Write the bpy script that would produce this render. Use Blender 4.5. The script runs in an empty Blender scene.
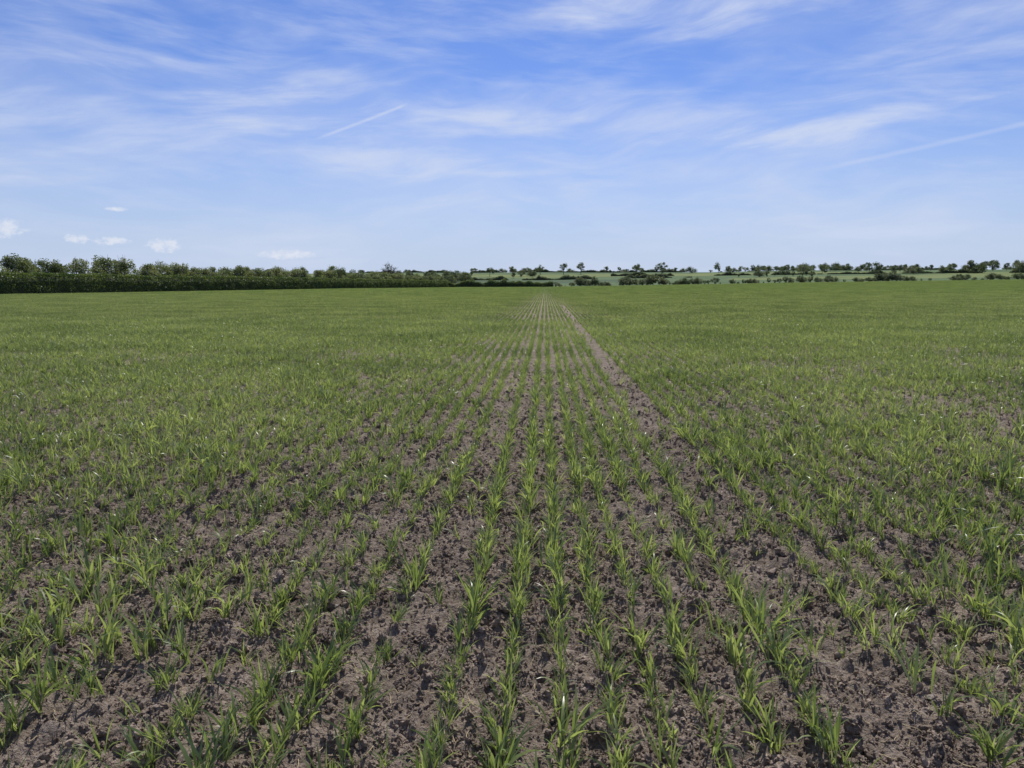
import bpy, math, numpy as np
from mathutils import Vector
rng=np.random.default_rng(7)
scene=bpy.context.scene
scene.view_settings.view_transform='Standard'; scene.view_settings.look='None'; scene.view_settings.exposure=0
YAW=math.radians(2.55); F=740.0; HOR=277.0; EYE=1.5
SUN_EL=math.radians(52); SUN_AZ=math.radians(4)
RL=.19; RR=.195

# ---------------------------------------------------------------- helpers
_T=[np.random.default_rng(100+i).random((512,512)) for i in range(6)]
def vn(x,y,s=0):
    x=np.asarray(x,float); y=np.asarray(y,float)
    ix=np.floor(x).astype(np.int64); iy=np.floor(y).astype(np.int64)
    fx=x-ix; fy=y-iy; fx=fx*fx*(3-2*fx); fy=fy*fy*(3-2*fy)
    T=_T[s%6]; a=ix%512; b=iy%512; c=(ix+1)%512; d=(iy+1)%512
    return (T[a,b]*(1-fx)+T[c,b]*fx)*(1-fy)+(T[a,d]*(1-fx)+T[c,d]*fx)*fy
def sm(a,b,v):
    t=np.clip((np.asarray(v,float)-a)/(b-a),0,1); return t*t*(3-2*t)
def fbm(x,y,s=0,o=3):
    r=0;am=1;t=0
    for i in range(o):
        r=r+am*vn(x*2**i+17.3*i,y*2**i+5.1*i,s+i); t+=am; am*=.5
    return r/t
def terrain(x,y):
    x=np.asarray(x,float); y=np.asarray(y,float)
    z=-0.0095*np.clip(y,0,400)
    xr=np.clip(x,0,500)
    z=z+3.9*(xr/238)**0.9*np.clip(y/380,0,1)*(1-0.5*sm(400,900,y))
    z=z+sm(400,950,y)*10.0
    z=z+sm(420,900,y)*1.6*(fbm(x/160,y/300,3,2)-.5)*2
    z=z-sm(1000,2200,y)*30
    far=sm(40,120,np.hypot(x,y))
    return z+far*0.25*(fbm(x/40,y/60,2,2)-.5)
ROWS=[-0.33,-0.12,0.06,0.24,0.40,0.57,0.75,0.92]
def micro(x,y):
    d=np.hypot(x,y)
    z=0.035*(fbm(x/0.5,y/0.7,1,2)-.5)*(1-sm(25,50,d))
    f=1-sm(10,20,d)
    n=fbm(x/0.085,y/0.085,0,4)
    z=z+f*0.08*(n-.5)
    n2=vn(x/0.04,y/0.04,4); n3=vn(x/0.11+3,y/0.10,5); n4=vn(x/0.055+9,y/0.05,3)
    z=z+f*(0.026*np.abs(n2-.5)*2+0.05*np.maximum(0,n3-.55)*(.5+n2)+.035*np.maximum(0,n4-.6))
    z=z-0.016*np.exp(-((x-1.14)/0.13)**2)*(1-sm(40,80,d))
    return z
def ground(x,y): return terrain(x,y)+micro(x,y)

def mesh_np(name,verts,faces,mats=(),smooth=False,midx=None):
    me=bpy.data.meshes.new(name)
    verts=np.asarray(verts,np.float32); faces=np.asarray(faces,np.int32)
    k=faces.shape[1]; n=len(faces)
    me.vertices.add(len(verts)); me.vertices.foreach_set('co',verts.ravel())
    me.loops.add(n*k); me.loops.foreach_set('vertex_index',faces.ravel())
    me.polygons.add(n); me.polygons.foreach_set('loop_start',np.arange(0,n*k,k,dtype=np.int32))
    try: me.polygons.foreach_set('loop_total',np.full(n,k,dtype=np.int32))
    except Exception: pass
    if midx is not None: me.polygons.foreach_set('material_index',np.asarray(midx,np.int32))
    me.polygons.foreach_set('use_smooth',np.full(n,smooth,dtype=bool))
    for m in mats: me.materials.append(m)
    me.update(calc_edges=True); me.validate()
    return me
def link(name,me,parent=None):
    o=bpy.data.objects.new(name,me); scene.collection.objects.link(o)
    if parent: o.parent=parent
    return o
def empty(name):
    o=bpy.data.objects.new(name,None); scene.collection.objects.link(o); return o

# ---------------------------------------------------------------- materials
def newmat(name):
    m=bpy.data.materials.new(name); m.use_nodes=True; nt=m.node_tree; nt.nodes.clear()
    out=nt.nodes.new('ShaderNodeOutputMaterial'); return m,nt,out
def noise(nt,vec,scale,detail=3,rough=.5):
    n=nt.nodes.new('ShaderNodeTexNoise'); n.inputs['Scale'].default_value=scale
    n.inputs['Detail'].default_value=detail; n.inputs['Roughness'].default_value=rough
    nt.links.new(vec,n.inputs['Vector']); return n.outputs['Fac']
def ramp(nt,fac,stops):
    r=nt.nodes.new('ShaderNodeValToRGB'); e=r.color_ramp.elements
    while len(e)<len(stops): e.new(0.5)
    for i,(p,c) in enumerate(stops): e[i].position=p; e[i].color=(*c,1)
    nt.links.new(fac,r.inputs['Fac']); return r.outputs['Color']
def mixc(nt,a,b,fac,mode='MIX'):
    m=nt.nodes.new('ShaderNodeMix'); m.data_type='RGBA'; m.blend_type=mode
    for sock,v in ((m.inputs[0],fac),(m.inputs[6],a),(m.inputs[7],b)):
        if hasattr(v,'links'): nt.links.new(v,sock)
        elif isinstance(v,(int,float)): sock.default_value=v
        else: sock.default_value=(*v,1)
    return m.outputs[2]
def leafmat(name,cols,trans=.35,rough=.4,spec=.4,pscale=0.3,tcol=(1.3,1.25,.5)):
    m,nt,out=newmat(name)
    oi=nt.nodes.new('ShaderNodeObjectInfo'); geo=nt.nodes.new('ShaderNodeNewGeometry')
    n=noise(nt,geo.outputs['Position'],pscale,1)
    a=nt.nodes.new('ShaderNodeMath'); a.operation='ADD'; nt.links.new(n,a.inputs[0])
    b=nt.nodes.new('ShaderNodeMath'); b.operation='MULTIPLY_ADD'; nt.links.new(geo.outputs['Random Per Island'],b.inputs[0]); b.inputs[1].default_value=.6; b.inputs[2].default_value=-.3
    nt.links.new(b.outputs[0],a.inputs[1])
    c=nt.nodes.new('ShaderNodeMath'); c.operation='MULTIPLY_ADD'; nt.links.new(oi.outputs['Random'],c.inputs[0]); c.inputs[1].default_value=.3; nt.links.new(a.outputs[0],c.inputs[2])
    d=nt.nodes.new('ShaderNodeMath'); d.operation='SUBTRACT'; nt.links.new(c.outputs[0],d.inputs[0]); d.inputs[1].default_value=.15
    col=ramp(nt,d.outputs[0],[(.2,cols[0]),(.5,cols[1]),(.8,cols[2])])
    p=nt.nodes.new('ShaderNodeBsdfPrincipled'); nt.links.new(col,p.inputs['Base Color'])
    p.inputs['Roughness'].default_value=rough; p.inputs['Specular IOR Level'].default_value=spec
    t=nt.nodes.new('ShaderNodeBsdfTranslucent'); tc=mixc(nt,col,tcol,1.0,'MULTIPLY'); nt.links.new(tc,t.inputs['Color'])
    mx=nt.nodes.new('ShaderNodeMixShader'); mx.inputs[0].default_value=trans
    nt.links.new(p.outputs[0],mx.inputs[1]); nt.links.new(t.outputs[0],mx.inputs[2]); nt.links.new(mx.outputs[0],out.inputs[0])
    return m
wheat_mat=leafmat('wheat_leaf',[(.10,.145,.052),(.165,.215,.08),(.28,.33,.145)],trans=.5,rough=.36,spec=.6,pscale=.35,tcol=(1.35,1.35,.72))
hedge_mat=leafmat('hedge_leaf',[(.055,.09,.033),(.10,.145,.05),(.17,.215,.085)],trans=.4,rough=.5,spec=.3,pscale=.25)
bush_mat=leafmat('hawthorn_leaf',[(.09,.125,.06),(.165,.20,.10),(.29,.31,.19)],trans=.42,rough=.5,spec=.3,pscale=.2)
hazy_tree_mat=leafmat('hazy_tree_leaf',[(.07,.10,.07),(.105,.135,.09),(.165,.185,.13)],trans=.38,rough=.5,spec=.3,pscale=.1)  # paler, bluish leaf green: distance haze painted into the colour
def simple(name,c,rough=.9,var=.3,scale=8):
    m,nt,out=newmat(name); geo=nt.nodes.new('ShaderNodeNewGeometry')
    n=noise(nt,geo.outputs['Position'],scale,3)
    col=ramp(nt,n,[(.3,tuple(v*(1-var) for v in c)),(.7,tuple(v*(1+var) for v in c))])
    p=nt.nodes.new('ShaderNodeBsdfPrincipled'); nt.links.new(col,p.inputs['Base Color']); p.inputs['Roughness'].default_value=rough
    p.inputs['Specular IOR Level'].default_value=.2
    nt.links.new(p.outputs[0],out.inputs[0]); return m
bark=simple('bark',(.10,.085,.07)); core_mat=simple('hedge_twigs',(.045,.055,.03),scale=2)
blossom=simple('hawthorn_blossom',(.5,.5,.42),var=.15)
straw_mat=simple('straw',(.42,.34,.2)); stone_mat=simple('flint',(.26,.22,.18),var=.35,scale=30)

def soilmat(name,vcol):
    m,nt,out=newmat(name); geo=nt.nodes.new('ShaderNodeNewGeometry'); pos=geo.outputs['Position']
    n1=noise(nt,pos,60,4,.65); n2=noise(nt,pos,5,2)
    c=ramp(nt,n1,[(.25,(.11,.086,.066)),(.5,(.225,.18,.142)),(.78,(.39,.325,.265))])
    c=mixc(nt,c,ramp(nt,n2,[(.3,(.7,.69,.68)),(.7,(1.2,1.2,1.2))]),1.0,'MULTIPLY')
    if vcol:
        at=nt.nodes.new('ShaderNodeAttribute'); at.attribute_name='gcol'
        gn=noise(nt,pos,.05,2); gc=mixc(nt,at.outputs['Color'],ramp(nt,gn,[(.3,(.8,.82,.8)),(.7,(1.2,1.15,1.1))]),1.0,'MULTIPLY')
        c=mixc(nt,c,gc,at.outputs['Alpha'])
    else:
        oi=nt.nodes.new('ShaderNodeObjectInfo')
        c=mixc(nt,c,ramp(nt,oi.outputs['Random'],[(0,(.95,.93,.9)),(.8,(1.25,1.22,1.2)),(1,(1.5,1.46,1.42))]),1.0,'MULTIPLY')
    p=nt.nodes.new('ShaderNodeBsdfPrincipled'); nt.links.new(c,p.inputs['Base Color']); p.inputs['Roughness'].default_value=.95
    p.inputs['Specular IOR Level'].default_value=.1
    b=nt.nodes.new('ShaderNodeBump'); b.inputs['Strength'].default_value=1.0; b.inputs['Distance'].default_value=.035 if vcol else .010
    n4=noise(nt,pos,45 if vcol else 110,4,.72); nt.links.new(n4,b.inputs['Height']); nt.links.new(b.outputs[0],p.inputs['Normal'])
    nt.links.new(p.outputs[0],out.inputs[0]); return m
soil=soilmat('soil',True); clodm=soilmat('soil_clod',False)

# ---------------------------------------------------------------- ground sheet
def grade(start,step,end,g):
    r=[];v=start;s=step
    while v<end: v+=s; r.append(v); s*=g
    return r
xp=list(np.arange(0,3.8,.013)); xr_=xp+grade(xp[-1],.013,5000,1.045)
xs=np.array([-v for v in xr_[:0:-1]]+xr_)
yf=list(np.arange(1.4,6.0,.013)); yb=grade(-1.4,.03,60,1.12)
ys=np.array([-v for v in yb[::-1]]+yf+grade(yf[-1],.013,6000,1.018))
X,Y=np.meshgrid(xs,ys)
Z=ground(X,Y); nx,ny=len(xs),len(ys)
idx=np.arange(nx*ny).reshape(ny,nx)
fc=np.stack([idx[:-1,:-1],idx[:-1,1:],idx[1:,1:],idx[1:,:-1]],-1).reshape(-1,4)
me=mesh_np('field_ground',np.stack([X,Y,Z],-1).reshape(-1,3),fc,[soil],True)
D=np.hypot(X,Y)
col=np.zeros((ny,nx,4),np.float32); col[...,:3]=(.12,.165,.062)
far=Y>395
patch=fbm(X/220+3,Y/90,1,1)
col[far,:3]=(.08,.122,.052)
band=far&(patch>.66); col[band,:3]=(.135,.165,.06)
band=far&(patch<.33); col[band,:3]=(.062,.095,.05)
beyond=far&(Y>1000); col[beyond,:3]=(.06,.09,.06)
col[...,3]=np.where(far,1.0,0.8*sm(60,170,D)*(1-.5*np.exp(-((X-1.14)/.25)**2)))
left=X<-85+0.12*(Y-107); col[left&(Y>40),3]=1.0
ca=me.color_attributes.new('gcol','FLOAT_COLOR','POINT'); ca.data.foreach_set('color',col.ravel())
link('field_ground',me)

# ---------------------------------------------------------------- GN instancer
def instancer(name,pts,rot,scl,idx,coll,parent=None):
    me=bpy.data.meshes.new(name); n=len(pts)
    me.vertices.add(n); me.vertices.foreach_set('co',np.asarray(pts,np.float32).ravel())
    for nm,ty,dat,key in (('i_rot','FLOAT_VECTOR',rot,'vector'),('i_scl','FLOAT_VECTOR',scl,'vector')):
        a=me.attributes.new(nm,ty,'POINT'); a.data.foreach_set(key,np.asarray(dat,np.float32).ravel())
    a=me.attributes.new('i_idx','INT','POINT'); a.data.foreach_set('value',np.asarray(idx,np.int32))
    o=link(name,me,parent)
    ng=bpy.data.node_groups.new(name+'_gn','GeometryNodeTree')
    ng.interface.new_socket('Geometry',in_out='INPUT',socket_type='NodeSocketGeometry')
    ng.interface.new_socket('Geometry',in_out='OUTPUT',socket_type='NodeSocketGeometry')
    gi=ng.nodes.new('NodeGroupInput'); go=ng.nodes.new('NodeGroupOutput')
    ip=ng.nodes.new('GeometryNodeInstanceOnPoints'); ci=ng.nodes.new('GeometryNodeCollectionInfo')
    ci.inputs['Collection'].default_value=coll; ci.inputs['Separate Children'].default_value=True; ci.inputs['Reset Children'].default_value=True
    def na(nm,ty):
        x=ng.nodes.new('GeometryNodeInputNamedAttribute'); x.data_type=ty; x.inputs['Name'].default_value=nm
        return [s for s in x.outputs if s.enabled and s.name=='Attribute'][0]
    er=ng.nodes.new('FunctionNodeEulerToRotation')
    L=ng.links.new
    L(na('i_rot','FLOAT_VECTOR'),er.inputs[0]); L(er.outputs[0],ip.inputs['Rotation'])
    L(na('i_scl','FLOAT_VECTOR'),ip.inputs['Scale']); L(na('i_idx','INT'),ip.inputs['Instance Index'])
    ip.inputs['Pick Instance'].default_value=True
    L(ci.outputs[0],ip.inputs['Instance']); L(gi.outputs[0],ip.inputs['Points']); L(ip.outputs[0],go.inputs[0])
    md=o.modifiers.new('instances','NODES'); md.node_group=ng
    return o
def coll_of(name,meshes):
    c=bpy.data.collections.new(name)
    for m in meshes: c.objects.link(bpy.data.objects.new(m.name,m))
    return c

# ---------------------------------------------------------------- wheat
def blade(V,Fc,base,az,length,width,lean,curl,twist,seg):
    h=np.array([math.cos(az),math.sin(az),0]); side0=np.array([-math.sin(az),math.cos(az),0])
    p=np.array(base,float); b0=len(V)
    prof=lambda s: (0.45+1.1*s if s<.4 else 0.9+.1*math.cos((s-.4)*3))*(1-max(0,(s-.35)/.65)**2.2)+.02
    for i in range(seg+1):
        s=i/seg; a=lean+curl*s**1.6
        t=h*math.sin(a)+np.array([0,0,1])*math.cos(a)
        nrm=np.cross(t,side0); tw=twist*s
        sd=side0*math.cos(tw)+nrm*math.sin(tw)
        w=width*prof(s)/2
        V.append(p-sd*w); V.append(p+sd*w)
        if i<seg: Fc.append((b0+2*i,b0+2*i+1,b0+2*i+3,b0+2*i+2))
        p=p+t*length/seg
def plant(V,Fc,ox,oy,r,size=1,till=3,seg=5,wf=1.0):
    for t in range(till):
        ta=r.uniform(0,6.28); tl=r.uniform(.03,.38); bx=ox+r.normal(0,.010); by=oy+r.normal(0,.014)
        for k in range(r.integers(2,5)):
            az=ta+r.normal(0,1.2) ; z=r.uniform(0,.035)*size
            L=r.uniform(.07,.17)*size
            blade(V,Fc,(bx+math.cos(ta)*tl*z,by+math.sin(ta)*tl*z,z-.012),az,L,r.uniform(.0048,.0092)*wf,tl+r.uniform(-.1,.3),r.choice([r.uniform(0,.6),r.uniform(.5,1.9)]),r.uniform(-1.6,1.6),seg)
plants=[]
for i in range(16):
    r=np.random.default_rng(50+i); V=[];Fc=[]
    plant(V,Fc,0,0,r,r.uniform(.85,1.1),int(r.integers(2,5)),5)
    plants.append(mesh_np('wheat_plant',V,Fc,[wheat_mat],True))
segs=[]
for i in range(8):
    r=np.random.default_rng(80+i); V=[];Fc=[]
    for y in np.arange(-.25,.25,.055): plant(V,Fc,r.normal(0,.014),y+r.normal(0,.015),r,r.uniform(.7,.95),2,3,1.3)
    segs.append(mesh_np('wheat_row',V,Fc,[wheat_mat],True))
strips=[];tiles=[]
for i in range(4):
    r=np.random.default_rng(120+i); V=[];Fc=[]
    for y in np.arange(-2,2,.09): plant(V,Fc,r.normal(0,.016),y+r.normal(0,.02),r,r.uniform(.75,1.0),2,2,1.9)
    strips.append(mesh_np('wheat_a_strip_%d'%i,V,Fc,[wheat_mat],True))
    V=[];Fc=[]
    for x in (-.38,-.19,0,.19,.38):
        for y in np.arange(-2,2,.125):
            if r.random()<.9: plant(V,Fc,x+r.normal(0,.02),y+r.normal(0,.03),r,r.uniform(.75,1.1),1,2,3.0)
    tiles.append(mesh_np('wheat_b_tile_%d'%i,V,Fc,[wheat_mat],True))
crop=empty('wheat_crop')
def inview(x,y,m): return (x>-(0.80*y+m))&(x<(0.67*y+m))
GAPROWS=[-0.485,1.08,1.22]
def rows_all(ymax,m):
    lo=-(0.80*ymax+m); hi=0.67*ymax+m
    a=list(ROWS)+GAPROWS; v=-0.64
    while v>lo: a.append(v); v-=RL
    v=1.38
    while v<hi: a.append(v); v+=RR
    return np.array(a)
def gapprob(rx,y):
    if abs(rx+.485)<.01: return .12+.45*sm(12,60,y)
    if rx in (1.08,1.22): return .08+.62*sm(25,100,y)
    return np.ones_like(y)
def dens(x,y):
    n=fbm(x/1.3+9,y/2.2,1,3); m=vn(x/.25,y/.35,5)
    d=.88+1.1*(n-.5)+.6*(m-.5)+.16*sm(9,22,y)
    d=d-.08*(1-sm(2.5,6,y))*(x<-0.5)
    d=d-.45*np.exp(-((y-9.5-(x-6)*.25)/1.1)**2)*sm(2.5,5,x)
    d=d-.40*np.exp(-((y-14-.15*x)/1.3)**2)*sm(1.5,4,x)*vn(x/1.5,y/1.5,2)
    return np.clip(d,.12,1)
P=[]
for rx in rows_all(30,2.5):
    y0=max(.5,(abs(rx)-2.5)/(0.80 if rx<0 else .67))
    if y0>=30: continue
    y=np.arange(y0,30,.038); y=y+rng.normal(0,.015,len(y))
    wob=.03*(vn(y/1.1,np.full(len(y),rx*7.3),2)-.5)
    spread=.012+.008*min(1,max(0,abs(rx)-.6))
    x=rx+wob+rng.normal(0,spread,len(y))
    k=rng.random(len(y))<dens(x,y)*np.where(np.abs(rx-.75)<.02,.6,1)*gapprob(rx,y)
    P.append(np.stack([x[k],y[k]],-1))
P=np.concatenate(P); n=len(P)
zz=ground(P[:,0],P[:,1])
vig=fbm(P[:,0]/.5,P[:,1]/.5,3,2)
s=rng.uniform(.55,1.15,n)*(.6+.8*vig)
big=rng.random(n)<.05; s[big]*=1.3
for cx,cy,cr in ((2.05,2.95,.16),(1.95,3.2,.12),(-1.65,2.75,.13),(.62,2.35,.1)):
    k=np.hypot(P[:,0]-cx,P[:,1]-cy)<cr; s[k]*=1.45
s=np.minimum(s,1.65)
instancer('near_plants',np.column_stack([P,zz]),np.column_stack([rng.normal(0,.14,n),rng.normal(0,.14,n),rng.uniform(0,6.28,n)]),np.column_stack([s*1.08,s*1.08,s*rng.uniform(.85,1.15,n)]),rng.integers(0,len(plants),n),coll_of('wheat_plants',plants),crop)
P=[]
for rx in rows_all(100,4):
    y0=max(30.2,(abs(rx)-4)/(0.80 if rx<0 else .67))
    if y0>=100: continue
    y=np.arange(30.2+.5*int((y0-30.2)/.5),100,.5); y=y[rng.random(len(y))<gapprob(rx,y)]
    P.append(np.stack([np.full(len(y),rx)+rng.normal(0,.010,len(y)),y+rng.normal(0,.03,len(y))],-1))
P=np.concatenate(P)
k=rng.random(len(P))<np.clip(dens(P[:,0],P[:,1])+.25,.45,1); P=P[k]; n=len(P)
flip=rng.integers(0,2,n)*math.pi
s=rng.uniform(.8,1.15,n)
instancer('mid_rows',np.column_stack([P,ground(P[:,0],P[:,1])]),np.column_stack([np.zeros(n),np.zeros(n),flip+rng.normal(0,.02,n)]),np.column_stack([s,np.ones(n),s]),rng.integers(0,len(segs),n),coll_of('wheat_rows',segs),crop)
P=[];C=[]
for rx in ROWS+GAPROWS+[-0.64-RL*i for i in range(30)]+[1.38+RR*i for i in range(27)]:
    y=np.arange(102,384,4.0); y=y[rng.random(len(y))<gapprob(rx,y)]; P.append(np.stack([np.full(len(y),rx),y],-1)); C.append(rng.integers(0,4,len(y)))
xl=-0.64-RL*29-.095-.475
cols=[xl-.95*i for i in range(86)]
xr0=1.38+RR*26+.095+.475
cols+=[xr0+.95*i for i in range(285)]
for cx in cols:
    y=np.arange(102,384,4.0); k=inview(np.full(len(y),cx),y,6)&(cx>-78+.12*(y-107)); y=y[k]
    P.append(np.stack([np.full(len(y),cx),y],-1)); C.append(4+rng.integers(0,4,len(y)))
P=np.concatenate(P);C=np.concatenate(C);n=len(P)
s=rng.uniform(.9,1.1,n)
sl=np.arctan2(terrain(P[:,0],P[:,1]+2)-terrain(P[:,0],P[:,1]-2),4)
instancer('far_rows',np.column_stack([P,terrain(P[:,0],P[:,1])]),np.column_stack([sl,np.zeros(n),np.zeros(n)]),np.column_stack([np.ones(n),np.ones(n),s]),C,coll_of('wheat_strips',strips+tiles),crop)

# ---------------------------------------------------------------- clods, stones, straw
import bmesh
from mathutils import noise as mn
def lump(name,seed,mat,sub=2,rough=.35,flat=.75):
    r=np.random.default_rng(seed); bm=bmesh.new(); bmesh.ops.create_icosphere(bm,subdivisions=sub,radius=1)
    off=Vector(r.uniform(-50,50,3))
    for v in bm.verts:
        d=1+rough*.9*mn.noise(v.co*1.1+off)+rough*.9*mn.noise(v.co*2.7+off)
        v.co=Vector((v.co.x*d,v.co.y*d*.85,v.co.z*d*flat))
    m=bpy.data.meshes.new(name); bm.to_mesh(m); bm.free(); m.materials.append(mat)
    return m
clods=[lump('clod_%d'%i,i,clodm,3 if i<3 else 2,.75) for i in range(8)]
def scatter(nwant,ymax,fall,m=1.0,ymin=.9):
    yy=np.linspace(ymin,ymax,400); w=(1.47*yy+2*m)*np.exp(-(yy-ymin)/fall); c=np.cumsum(w); c/=c[-1]
    y=np.interp(rng.random(nwant),c,yy); x=rng.uniform(0,1,nwant)*(1.47*y+2*m)-(.8*y+m)
    return x,y
n=170000; x,y=scatter(n,14,3.3)
cl=fbm(x/.22,y/.22,2,2); k=rng.random(n)<np.clip((cl-.2)*2.2,.25,1); x=x[k];y=y[k];n=len(x)
s=np.exp(rng.normal(math.log(.0052),.5,n)); s=np.clip(s*(1+.05*y),.0028,.02)
bg_=rng.random(n)<.022; s[bg_]=rng.uniform(.013,.03,bg_.sum())
kk=rng.integers(0,8,n); kk[bg_]=rng.integers(0,3,bg_.sum())
instancer('soil_clods',np.column_stack([x,y,ground(x,y)+s*.15]),rng.uniform(0,6.28,(n,3)),np.column_stack([s,s,s]),kk,coll_of('clods',clods))
stones=[lump('stone_%d'%i,40+i,stone_mat,2,.3,.55) for i in range(4)]
n=450; x,y=scatter(n,14,4.5); s=np.clip(np.exp(rng.normal(math.log(.008),.45,n)),.004,.02)
instancer('field_stones',np.column_stack([x,y,ground(x,y)+s*.2]),np.column_stack([rng.normal(0,.3,n),rng.normal(0,.3,n),rng.uniform(0,6.28,n)]),np.column_stack([s,s,s]),rng.integers(0,4,n),coll_of('stones',stones))
st=[]
for i in range(4):
    V=[];Fc=[]
    for j in range(5):
        px=(j-2)*.02; bz=.004*math.sin(j*1.3+i)
        for k2 in range(4):
            an=k2*math.pi/2; V.append((px,.0014*math.cos(an)+.003*math.sin(j+i),.0014*math.sin(an)+bz))
        if j:
            for k2 in range(4):
                b=(j-1)*4; Fc.append((b+k2,b+(k2+1)%4,b+4+(k2+1)%4,b+4+k2))
    st.append(mesh_np('straw_%d'%i,V,Fc,[straw_mat],True))
n=4500; x,y=scatter(n,12,4)
instancer('straw_litter',np.column_stack([x,y,ground(x,y)+.010]),np.column_stack([rng.normal(0,.25,n),rng.normal(0,.25,n),rng.uniform(0,6.28,n)]),np.column_stack([rng.uniform(.2,.9,n),np.ones(n),np.ones(n)]),rng.integers(0,4,n),coll_of('straws',st))

# ---------------------------------------------------------------- foliage builders
def leaf_quads(C,size):
    n=len(C); u=rng.normal(size=(n,3)); u/=np.linalg.norm(u,axis=1)[:,None]
    w=rng.normal(size=(n,3)); v=np.cross(u,w); v/=np.linalg.norm(v,axis=1)[:,None]
    s=(size*rng.uniform(.6,1.3,n))[:,None]*.5
    a=C+u*s; b=C+v*s*.65; c=C-u*s; d=C-v*s*.65
    V=np.stack([a,b,c,d],1).reshape(-1,3); return V,np.arange(4*n).reshape(-1,4)
def cloud(center,rad,n,shell=.55):
    d=rng.normal(size=(n,3)); d/=np.linalg.norm(d,axis=1)[:,None]
    r=rng.uniform(shell**2,1,n)**.5; return np.asarray(center)+d*r[:,None]*np.asarray(rad)
def tube(V,Fc,p0,p1,r0,r1,k=5):
    p0=np.array(p0,float);p1=np.array(p1,float);t=p1-p0;t/=np.linalg.norm(t)+1e-9
    u=np.cross(t,[.3,.9,.1]);u/=np.linalg.norm(u);v=np.cross(t,u);b=len(V)
    for p,r in((p0,r0),(p1,r1)):
        for i in range(k):
            a=2*math.pi*i/k; V.append(p+(u*math.cos(a)+v*math.sin(a))*r)
    for i in range(k): Fc.append((b+i,b+(i+1)%k,b+k+(i+1)%k,b+k+i))
def tree_mesh(name,h,wide,seed,per=90,lsize=.05,nc=16,low=.25,mat=None,fill=.1,clr=(.10,.2),twigs=3,tr=1.0):
    r=np.random.default_rng(seed); V=[];Fc=[];LC=[]
    cz=(1+low)/2; rz=(1-low)/2; rx=wide/2
    fork=np.array([r.normal(0,.01),r.normal(0,.01),low+.08]); tube(V,Fc,(0,0,-.03),fork,.026,.018,6)
    for i in range(nc):
        d=r.normal(size=3); d/=np.linalg.norm(d); q=np.array([0,0,cz])+d*np.array([rx,rx,rz])*r.uniform(.45,.85)
        q[2]=max(q[2],low*.9)
        mid=(fork+q)/2+r.normal(0,.02,3)+np.array([0,0,.02]); tube(V,Fc,fork,mid,.012*tr,.007*tr,4); tube(V,Fc,mid,q,.007*tr,.004*tr,4)
        for j in range(twigs):
            e=q+r.normal(0,.07,3); tube(V,Fc,q,e,.003*tr,.0015*tr,3)
        c=r.uniform(*clr)
        if per: LC.append(cloud(q,np.array([c,c,c*.8]),int(per*r.uniform(.6,1.3)),fill))
    V=np.array(V)*h; LC=np.concatenate(LC)*h; lv,lf=leaf_quads(LC,lsize*h)
    nb=len(Fc)
    return mesh_np(name,np.concatenate([V,lv]),np.concatenate([np.array(Fc),lf+len(V)]),[bark,mat or hazy_tree_mat],False,np.r_[np.zeros(nb),np.ones(len(lf))])
def wx(px,Yd): return Yd*math.tan(math.atan((px-512)/F)-YAW)
def g(x,y): return float(terrain(x,y))

def hedge_line(name,A,B,h,wid,per_m,ls,mat,hf=None,rag=.35,seedo=0):
    A=np.array(A,float);B=np.array(B,float);L=np.linalg.norm(B-A);t=(B-A)/L;nn=np.array([-t[1],t[0]])
    hf_=hf if hf is not None else (lambda s,L: np.ones_like(s))
    H=lambda s: h*hf_(s,L)*(1+rag*(fbm(s/2.2+seedo,s*0+seedo,2,3)-.5)*2)
    n=int(L*per_m); s=rng.uniform(0,L,n); hh=H(s)
    a=rng.uniform(-1,1,n); u=rng.uniform(0,1,n)
    side=rng.random(n)<.62
    lat=np.where(side,np.sign(a)*rng.uniform(.8,1.08,n),a)*wid/2
    zz=np.where(side,u**.9*hh,hh*rng.uniform(.93,1.06,n))
    bul=1+.3*(vn(s/1.5,zz*1.2,4)-.5); lat*=bul*np.where(zz>.85*hh,.85,1)
    xy=A+t*s[:,None]+nn*lat[:,None]
    k=hh>.5
    C=np.column_stack([xy,terrain(xy[:,0],xy[:,1])+zz])[k]
    lv,lf=leaf_quads(C,ls)
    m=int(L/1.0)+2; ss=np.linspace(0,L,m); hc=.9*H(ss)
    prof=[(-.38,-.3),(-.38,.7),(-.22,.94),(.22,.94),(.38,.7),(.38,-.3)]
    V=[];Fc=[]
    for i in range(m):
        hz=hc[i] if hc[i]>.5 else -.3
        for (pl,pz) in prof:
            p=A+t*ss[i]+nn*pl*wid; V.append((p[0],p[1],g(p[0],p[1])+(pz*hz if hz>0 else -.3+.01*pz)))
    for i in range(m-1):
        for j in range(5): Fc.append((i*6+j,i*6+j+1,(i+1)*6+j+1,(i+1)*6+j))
    V=np.array(V)
    me=mesh_np(name,np.concatenate([V,lv]),np.concatenate([np.array(Fc),lf+len(V)]),[core_mat,mat],False,np.r_[np.zeros(len(Fc)),np.ones(len(lf))])
    return link(name,me)
HA=np.array([-82.,107.]);HB=np.array([-50.,374.])
hd=(HB-HA)/np.linalg.norm(HB-HA)
hedge_line('clipped_hedge',HA-hd*70,HB,3.1,2.6,520,.24,hedge_mat,rag=.10)
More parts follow.
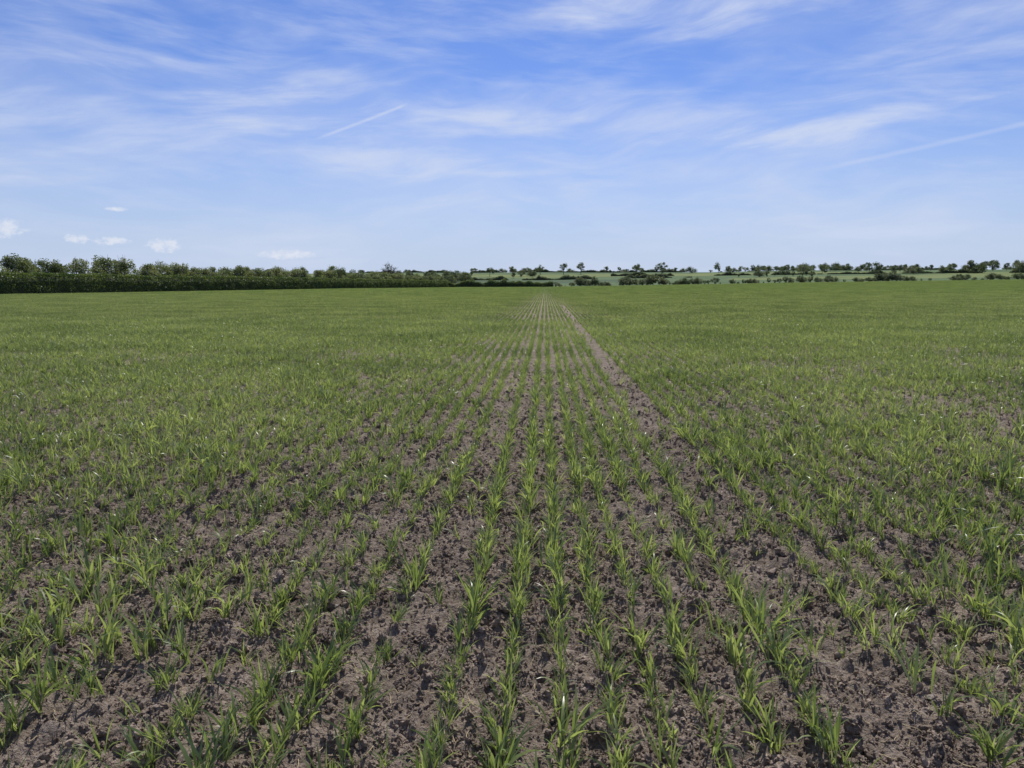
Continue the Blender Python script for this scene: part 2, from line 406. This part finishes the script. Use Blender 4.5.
# hawthorn thicket behind
LC=[];BL=[];TV=[];TF=[]
nn=np.array([-hd[1],hd[0]])
if nn[0]>0: nn=-nn
s=-60.
while s<278:
    off=rng.uniform(3.0,9); c=HA+hd*s+nn*off
    vv=float(fbm(np.array(s/11.),np.array(2.),1,2))
    H=(4.9+4.0*(vv-.2)+rng.uniform(-.6,.8))*(1-.15*sm(80,260,s))
    R=rng.uniform(1.7,3.0); z0=g(c[0],c[1])
    for j in range(22):
        a=rng.uniform(0,6.28); rr_=R*rng.uniform(.0,.9); f=rng.uniform(.3,.9); zc=f*H
        taper=math.sqrt(max(.10,1-((f-.42)/.58)**2))
        cr=rng.uniform(.5,1.15)
        q=(c[0]+math.cos(a)*rr_*taper,c[1]+math.sin(a)*rr_*taper,z0+zc)
        LC.append(cloud(q,(cr,cr,cr*.85),int(110*cr+20),.15))
        if rng.random()<.65: BL.append(cloud(q,(cr*1.05,cr*1.05,cr*.9),20,.7))
    for j in range(4):
        q=np.array([c[0]+rng.normal(0,R*.4),c[1]+rng.normal(0,R*.4),z0+H*rng.uniform(.85,1.04)]); tube(TV,TF,(c[0],c[1],z0),q,.09,.02,4)
    s+=rng.uniform(1.4,2.7)
LC=np.concatenate(LC);BL=np.concatenate(BL);lv,lf=leaf_quads(LC,.27);bv,bf=leaf_quads(BL,.2);TV=np.array(TV)
me=mesh_np('hawthorn_thicket',np.concatenate([TV,lv,bv]),np.concatenate([np.array(TF),lf+len(TV),bf+len(TV)+len(lv)]),[bark,bush_mat,blossom],False,np.r_[np.zeros(len(TF)),np.ones(len(lf)),np.full(len(bf),2)])
link('hawthorn_thicket',me)

def hfA(s,L): return .55+.9*fbm(s/6+4,s*0+2,3,3)
hedge_line('boundary_hedge',(-52,386),(4,388),2.6,2.6,150,.45,hedge_mat,hf=hfA,rag=.4,seedo=3)
def hfC(s,L): return np.clip((fbm(s/22+8,s*0+5,3,3)-.33)*5,0,1)*(.45+1.0*vn(s/7,s*0,1))
hedge_line('distant_hedge',(-260,560),(120,620),2.2,3,40,.7,hazy_tree_mat,hf=hfC,rag=.5,seedo=21)
hedge_line('distant_hedge',(60,690),(600,600),2.2,3,40,.8,hazy_tree_mat,hf=hfC,rag=.5,seedo=31)
hedge_line('distant_hedge',(-420,915),(760,925),2.0,3.5,34,.9,hazy_tree_mat,hf=hfC,rag=.5,seedo=41)
tv=[tree_mesh('dt_%d'%i,1.0,(.75,.95,1.5,.85,1.2,1.9)[i],200+i,(80,80,110,80,90,120)[i],.075,(14,16,20,12,18,24)[i],(.25,.2,.0,.3,.12,.0)[i],clr=((.12,.24),(.12,.24),(.2,.36),(.12,.22),(.14,.26),(.22,.4))[i]) for i in range(6)]
P=[];S=[];K=[]
def addt(P,S,K,x,y,h,w=1.0,k=None):
    P.append((x,y,g(x,y)-.2)); S.append((h*w,h*w,h)); K.append(int(rng.integers(0,6)) if k is None else k)
clusters=[(330,470,45,5,9,440,600),(470,545,10,4,7,650,900),(600,690,9,4,8,700,930),(690,800,26,4,9,800,940),(800,870,20,5,10,700,900),(870,960,20,4,8,620,900),(960,1060,28,5,11,600,800),(735,830,14,3,6,560,700)]
for a,b,cnt,h0,h1,y0,y1 in clusters:
    for i in range(cnt):
        yd=rng.uniform(y0,y1); px=rng.uniform(a,b); addt(P,S,K,wx(px,yd),yd,rng.uniform(h0,h1),rng.uniform(.8,1.2))
for i in range(90):
    x=rng.uniform(-500,900); addt(P,S,K,x,rng.uniform(940,990),rng.uniform(3,7),1.3,int(rng.choice([2,5,4])))
n=len(P); dcoll=coll_of('tree_kinds',tv)
instancer('distant_trees',P,np.column_stack([np.zeros(n),np.zeros(n),rng.uniform(0,6.28,n)]),S,K,dcoll)
P=[];S=[];K=[]
x=3.
while x<335:
    dn=float(fbm(np.array(x/11+4),np.array(2.),3,3)); w_=.35+1.3*dn
    if dn>.36 or rng.random()<.4: addt(P,S,K,x,rng.uniform(386,391)+x*.012,rng.choice([rng.uniform(1.2,2.6),rng.uniform(2.4,4.4)])*w_,rng.uniform(.8,1.2),int(rng.choice([2,4,5,1])))
    x+=rng.uniform(.9,3.0)
n=len(P)
instancer('boundary_bushes',P,np.column_stack([np.zeros(n),np.zeros(n),rng.uniform(0,6.28,n)]),S,K,dcoll)
def place(name,me,px,Yd,dz=-.1):
    o=link(name,me); x=wx(px,Yd); o.location=(x,Yd,g(x,Yd)+dz); o.rotation_euler=(0,0,rng.uniform(0,6.28)); return o
place('bare_tree',tree_mesh('bare_tree',11.5,.8,301,16,.02,46,.2,fill=.3,clr=(.08,.14),twigs=9,tr=1.7),390,330)
for px,Yd,h in ((540,760,10.5),(563,760,12),(580,760,12),(635,800,11),(660,780,13),(490,700,10),(512,800,9),(716,820,11),(873,620,11)):
    place('field_tree',tree_mesh('field_tree',h,rng.uniform(.75,1.0),int(px),70,.06,16,.28,clr=(.11,.2)),px,Yd)

# ---------------------------------------------------------------- world
w=bpy.data.worlds.new('World'); scene.world=w; w.use_nodes=True; nt=w.node_tree; nt.nodes.clear()
out=nt.nodes.new('ShaderNodeOutputWorld'); bg=nt.nodes.new('ShaderNodeBackground'); bg.inputs['Strength'].default_value=.1
sky=nt.nodes.new('ShaderNodeTexSky'); sky.sky_type='NISHITA'; sky.sun_disc=False; sky.sun_elevation=SUN_EL; sky.sun_rotation=SUN_AZ
sky.air_density=1.0; sky.dust_density=.5; sky.ozone_density=2.5
def M(op,a,b=None,c=None):
    n=nt.nodes.new('ShaderNodeMath'); n.operation=op
    for i,v in enumerate((a,b,c)):
        if v is None: continue
        if hasattr(v,'links'): nt.links.new(v,n.inputs[i])
        else: n.inputs[i].default_value=float(v)
    return n.outputs[0]
def S_(a,b,v):
    n=nt.nodes.new('ShaderNodeMapRange'); n.interpolation_type='SMOOTHSTEP'
    nt.links.new(v,n.inputs[0]); n.inputs[1].default_value=a; n.inputs[2].default_value=b; n.inputs[3].default_value=0; n.inputs[4].default_value=1
    return n.outputs[0]
def XYZ(a,b,c=0):
    n=nt.nodes.new('ShaderNodeCombineXYZ')
    for i,v in enumerate((a,b,c)):
        if hasattr(v,'links'): nt.links.new(v,n.inputs[i])
        else: n.inputs[i].default_value=float(v)
    return n.outputs[0]
def NZ(vec,scale,detail,rough,dist=0):
    n=nt.nodes.new('ShaderNodeTexNoise'); nt.links.new(vec,n.inputs['Vector']); n.inputs['Scale'].default_value=scale; n.inputs['Detail'].default_value=detail; n.inputs['Roughness'].default_value=rough; n.inputs['Distortion'].default_value=dist; return n.outputs['Fac']
tc=nt.nodes.new('ShaderNodeTexCoord'); sp=nt.nodes.new('ShaderNodeSeparateXYZ'); nt.links.new(tc.outputs['Generated'],sp.inputs[0])
dx,dy,dz=sp.outputs
az=M('ARCTAN2',dx,dy); el=M('ARCSINE',dz)
warp=NZ(XYZ(M('MULTIPLY',az,3),M('MULTIPLY',el,9)),1.0,2,.5)
t1=M('SUBTRACT',el,M('MULTIPLY',az,.10)); t1=M('ADD',t1,M('MULTIPLY',warp,.09))
fil=NZ(XYZ(M('MULTIPLY',az,5),M('MULTIPLY',t1,26)),1.0,6,.58)
t2=M('ADD',M('ADD',el,M('MULTIPLY',az,.07)),M('MULTIPLY',warp,.07))
fil2=NZ(XYZ(M('MULTIPLY',az,6),M('MULTIPLY',t2,36),7.7),1.0,6,.6)
sheet=NZ(XYZ(M('MULTIPLY',az,3.2),M('MULTIPLY',el,9),4.3),1.0,4,.6)
c1=M('MULTIPLY',S_(.36,.76,fil),S_(.34,.62,sheet))
c3=M('MULTIPLY',S_(.40,.80,fil2),M('SUBTRACT',1.0,S_(.42,.66,sheet)))
c2=M('MULTIPLY',S_(.36,.72,sheet),.30)
cir=M('ADD',M('ADD',M('MULTIPLY',c1,.8),M('MULTIPLY',c3,.6)),c2)
def rad(px): return math.atan((px-512)/F)-YAW
def elv(px,py): return math.atan((HOR-py)/F*math.cos(math.atan((px-512)/F)))
wn=NZ(XYZ(M('MULTIPLY',az,110),M('MULTIPLY',el,150)),1.0,4,.6)
def ell(px,py,rw,rh,tilt=0):
    a0=rad(px);e0=elv(px,py); u=M('SUBTRACT',az,a0); v=M('SUBTRACT',M('SUBTRACT',el,e0),M('MULTIPLY',u,tilt))
    return M('ADD',M('POWER',M('ABSOLUTE',M('DIVIDE',u,rw/F)),2),M('POWER',M('ABSOLUTE',M('DIVIDE',v,rh/F)),2))
cum=None
for px,py,rw,rh in ((8,229,17,8),(170,246,13,6),(118,242,13,3.5),(84,240,8,4),(290,255,26,4),(125,211,8,2)):
    d=M('ADD',ell(px,py,rw,rh),M('MULTIPLY',M('SUBTRACT',wn,.5),4.5)); f=M('SUBTRACT',1.0,S_(-.4,1.5,d))
    cum=f if cum is None else M('MAXIMUM',cum,f)
wisp=None
wf=M('MULTIPLY',M('SUBTRACT',fil,.5),6)
for px,py,rw,rh,t,op in ((815,134,90,11,.10,1.1),(290,122,90,18,.0,.6),(490,130,80,14,.05,.5),(590,187,55,6,0,.6),(70,177,120,8,.03,.6),(700,20,130,30,.05,.6),(410,168,170,15,.02,.55),(900,215,190,22,.1,.45)):
    d=M('SUBTRACT',ell(px,py,rw,rh,t),wf); f=M('SUBTRACT',1.0,S_(-.9,1.8,d))
    f=M('MULTIPLY',f,op); wisp=f if wisp is None else M('MAXIMUM',wisp,f)
def line(x0,y0,x1,y1,wd,op):
    a0,e0,a1,e1=rad(x0),elv(x0,y0),rad(x1),elv(x1,y1); k=(e1-e0)/(a1-a0)
    v=M('ABSOLUTE',M('SUBTRACT',M('SUBTRACT',el,e0),M('MULTIPLY',M('SUBTRACT',az,a0),k)))
    v=M('ADD',v,M('MULTIPLY',M('SUBTRACT',wn,.5),.0012))
    f=M('SUBTRACT',1.0,S_(0,wd/F,v)); u=M('DIVIDE',M('SUBTRACT',az,a0),a1-a0)
    f=M('MULTIPLY',f,M('MULTIPLY',S_(-.02,.25,u),M('SUBTRACT',1.0,S_(.9,1.02,u)))); return M('MULTIPLY',f,op)
con=M('MAXIMUM',line(318,147,412,113,2.4,.36),line(790,178,1060,118,3.2,.27))
tot=M('ADD',M('ADD',M('MULTIPLY',cir,.66),M('MULTIPLY',wisp,.48)),con)
tot=M('MINIMUM',tot,.82)
def CM(a,b,fac,mode='MIX'): return mixc(nt,a,b,fac,mode)
grad=CM(sky.outputs[0],(.50,.65,1.06),1.0,'MULTIPLY')
haze=M('MULTIPLY',M('SUBTRACT',1.0,S_(-.05,.27,el)),.9)
grad=CM(grad,(5.5,6.5,8.5),haze)
c=CM(grad,(6.3,7.0,8.8),tot)
c=CM(c,(7.6,8.0,8.9),M('MULTIPLY',cum,.8))
nt.links.new(c,bg.inputs['Color']); nt.links.new(bg.outputs[0],out.inputs[0])

# ---------------------------------------------------------------- sun, camera
sd=bpy.data.lights.new('sun','SUN'); sd.energy=5.0; sd.angle=math.radians(.5); sd.color=(1,.96,.9)
so=bpy.data.objects.new('sun',sd); scene.collection.objects.link(so)
ldir=-Vector((math.sin(SUN_AZ)*math.cos(SUN_EL),math.cos(SUN_AZ)*math.cos(SUN_EL),math.sin(SUN_EL)))
so.rotation_euler=ldir.to_track_quat('-Z','Y').to_euler()
cd=bpy.data.cameras.new('camera'); cd.sensor_width=36; cd.lens=36*F/1024; cd.clip_end=20000; cd.clip_start=.05
co=bpy.data.objects.new('camera',cd); scene.collection.objects.link(co); co.location=(0,0,EYE)
pitch=math.atan((384-HOR)/F); co.rotation_euler=(math.pi/2-pitch,0,YAW); scene.camera=co
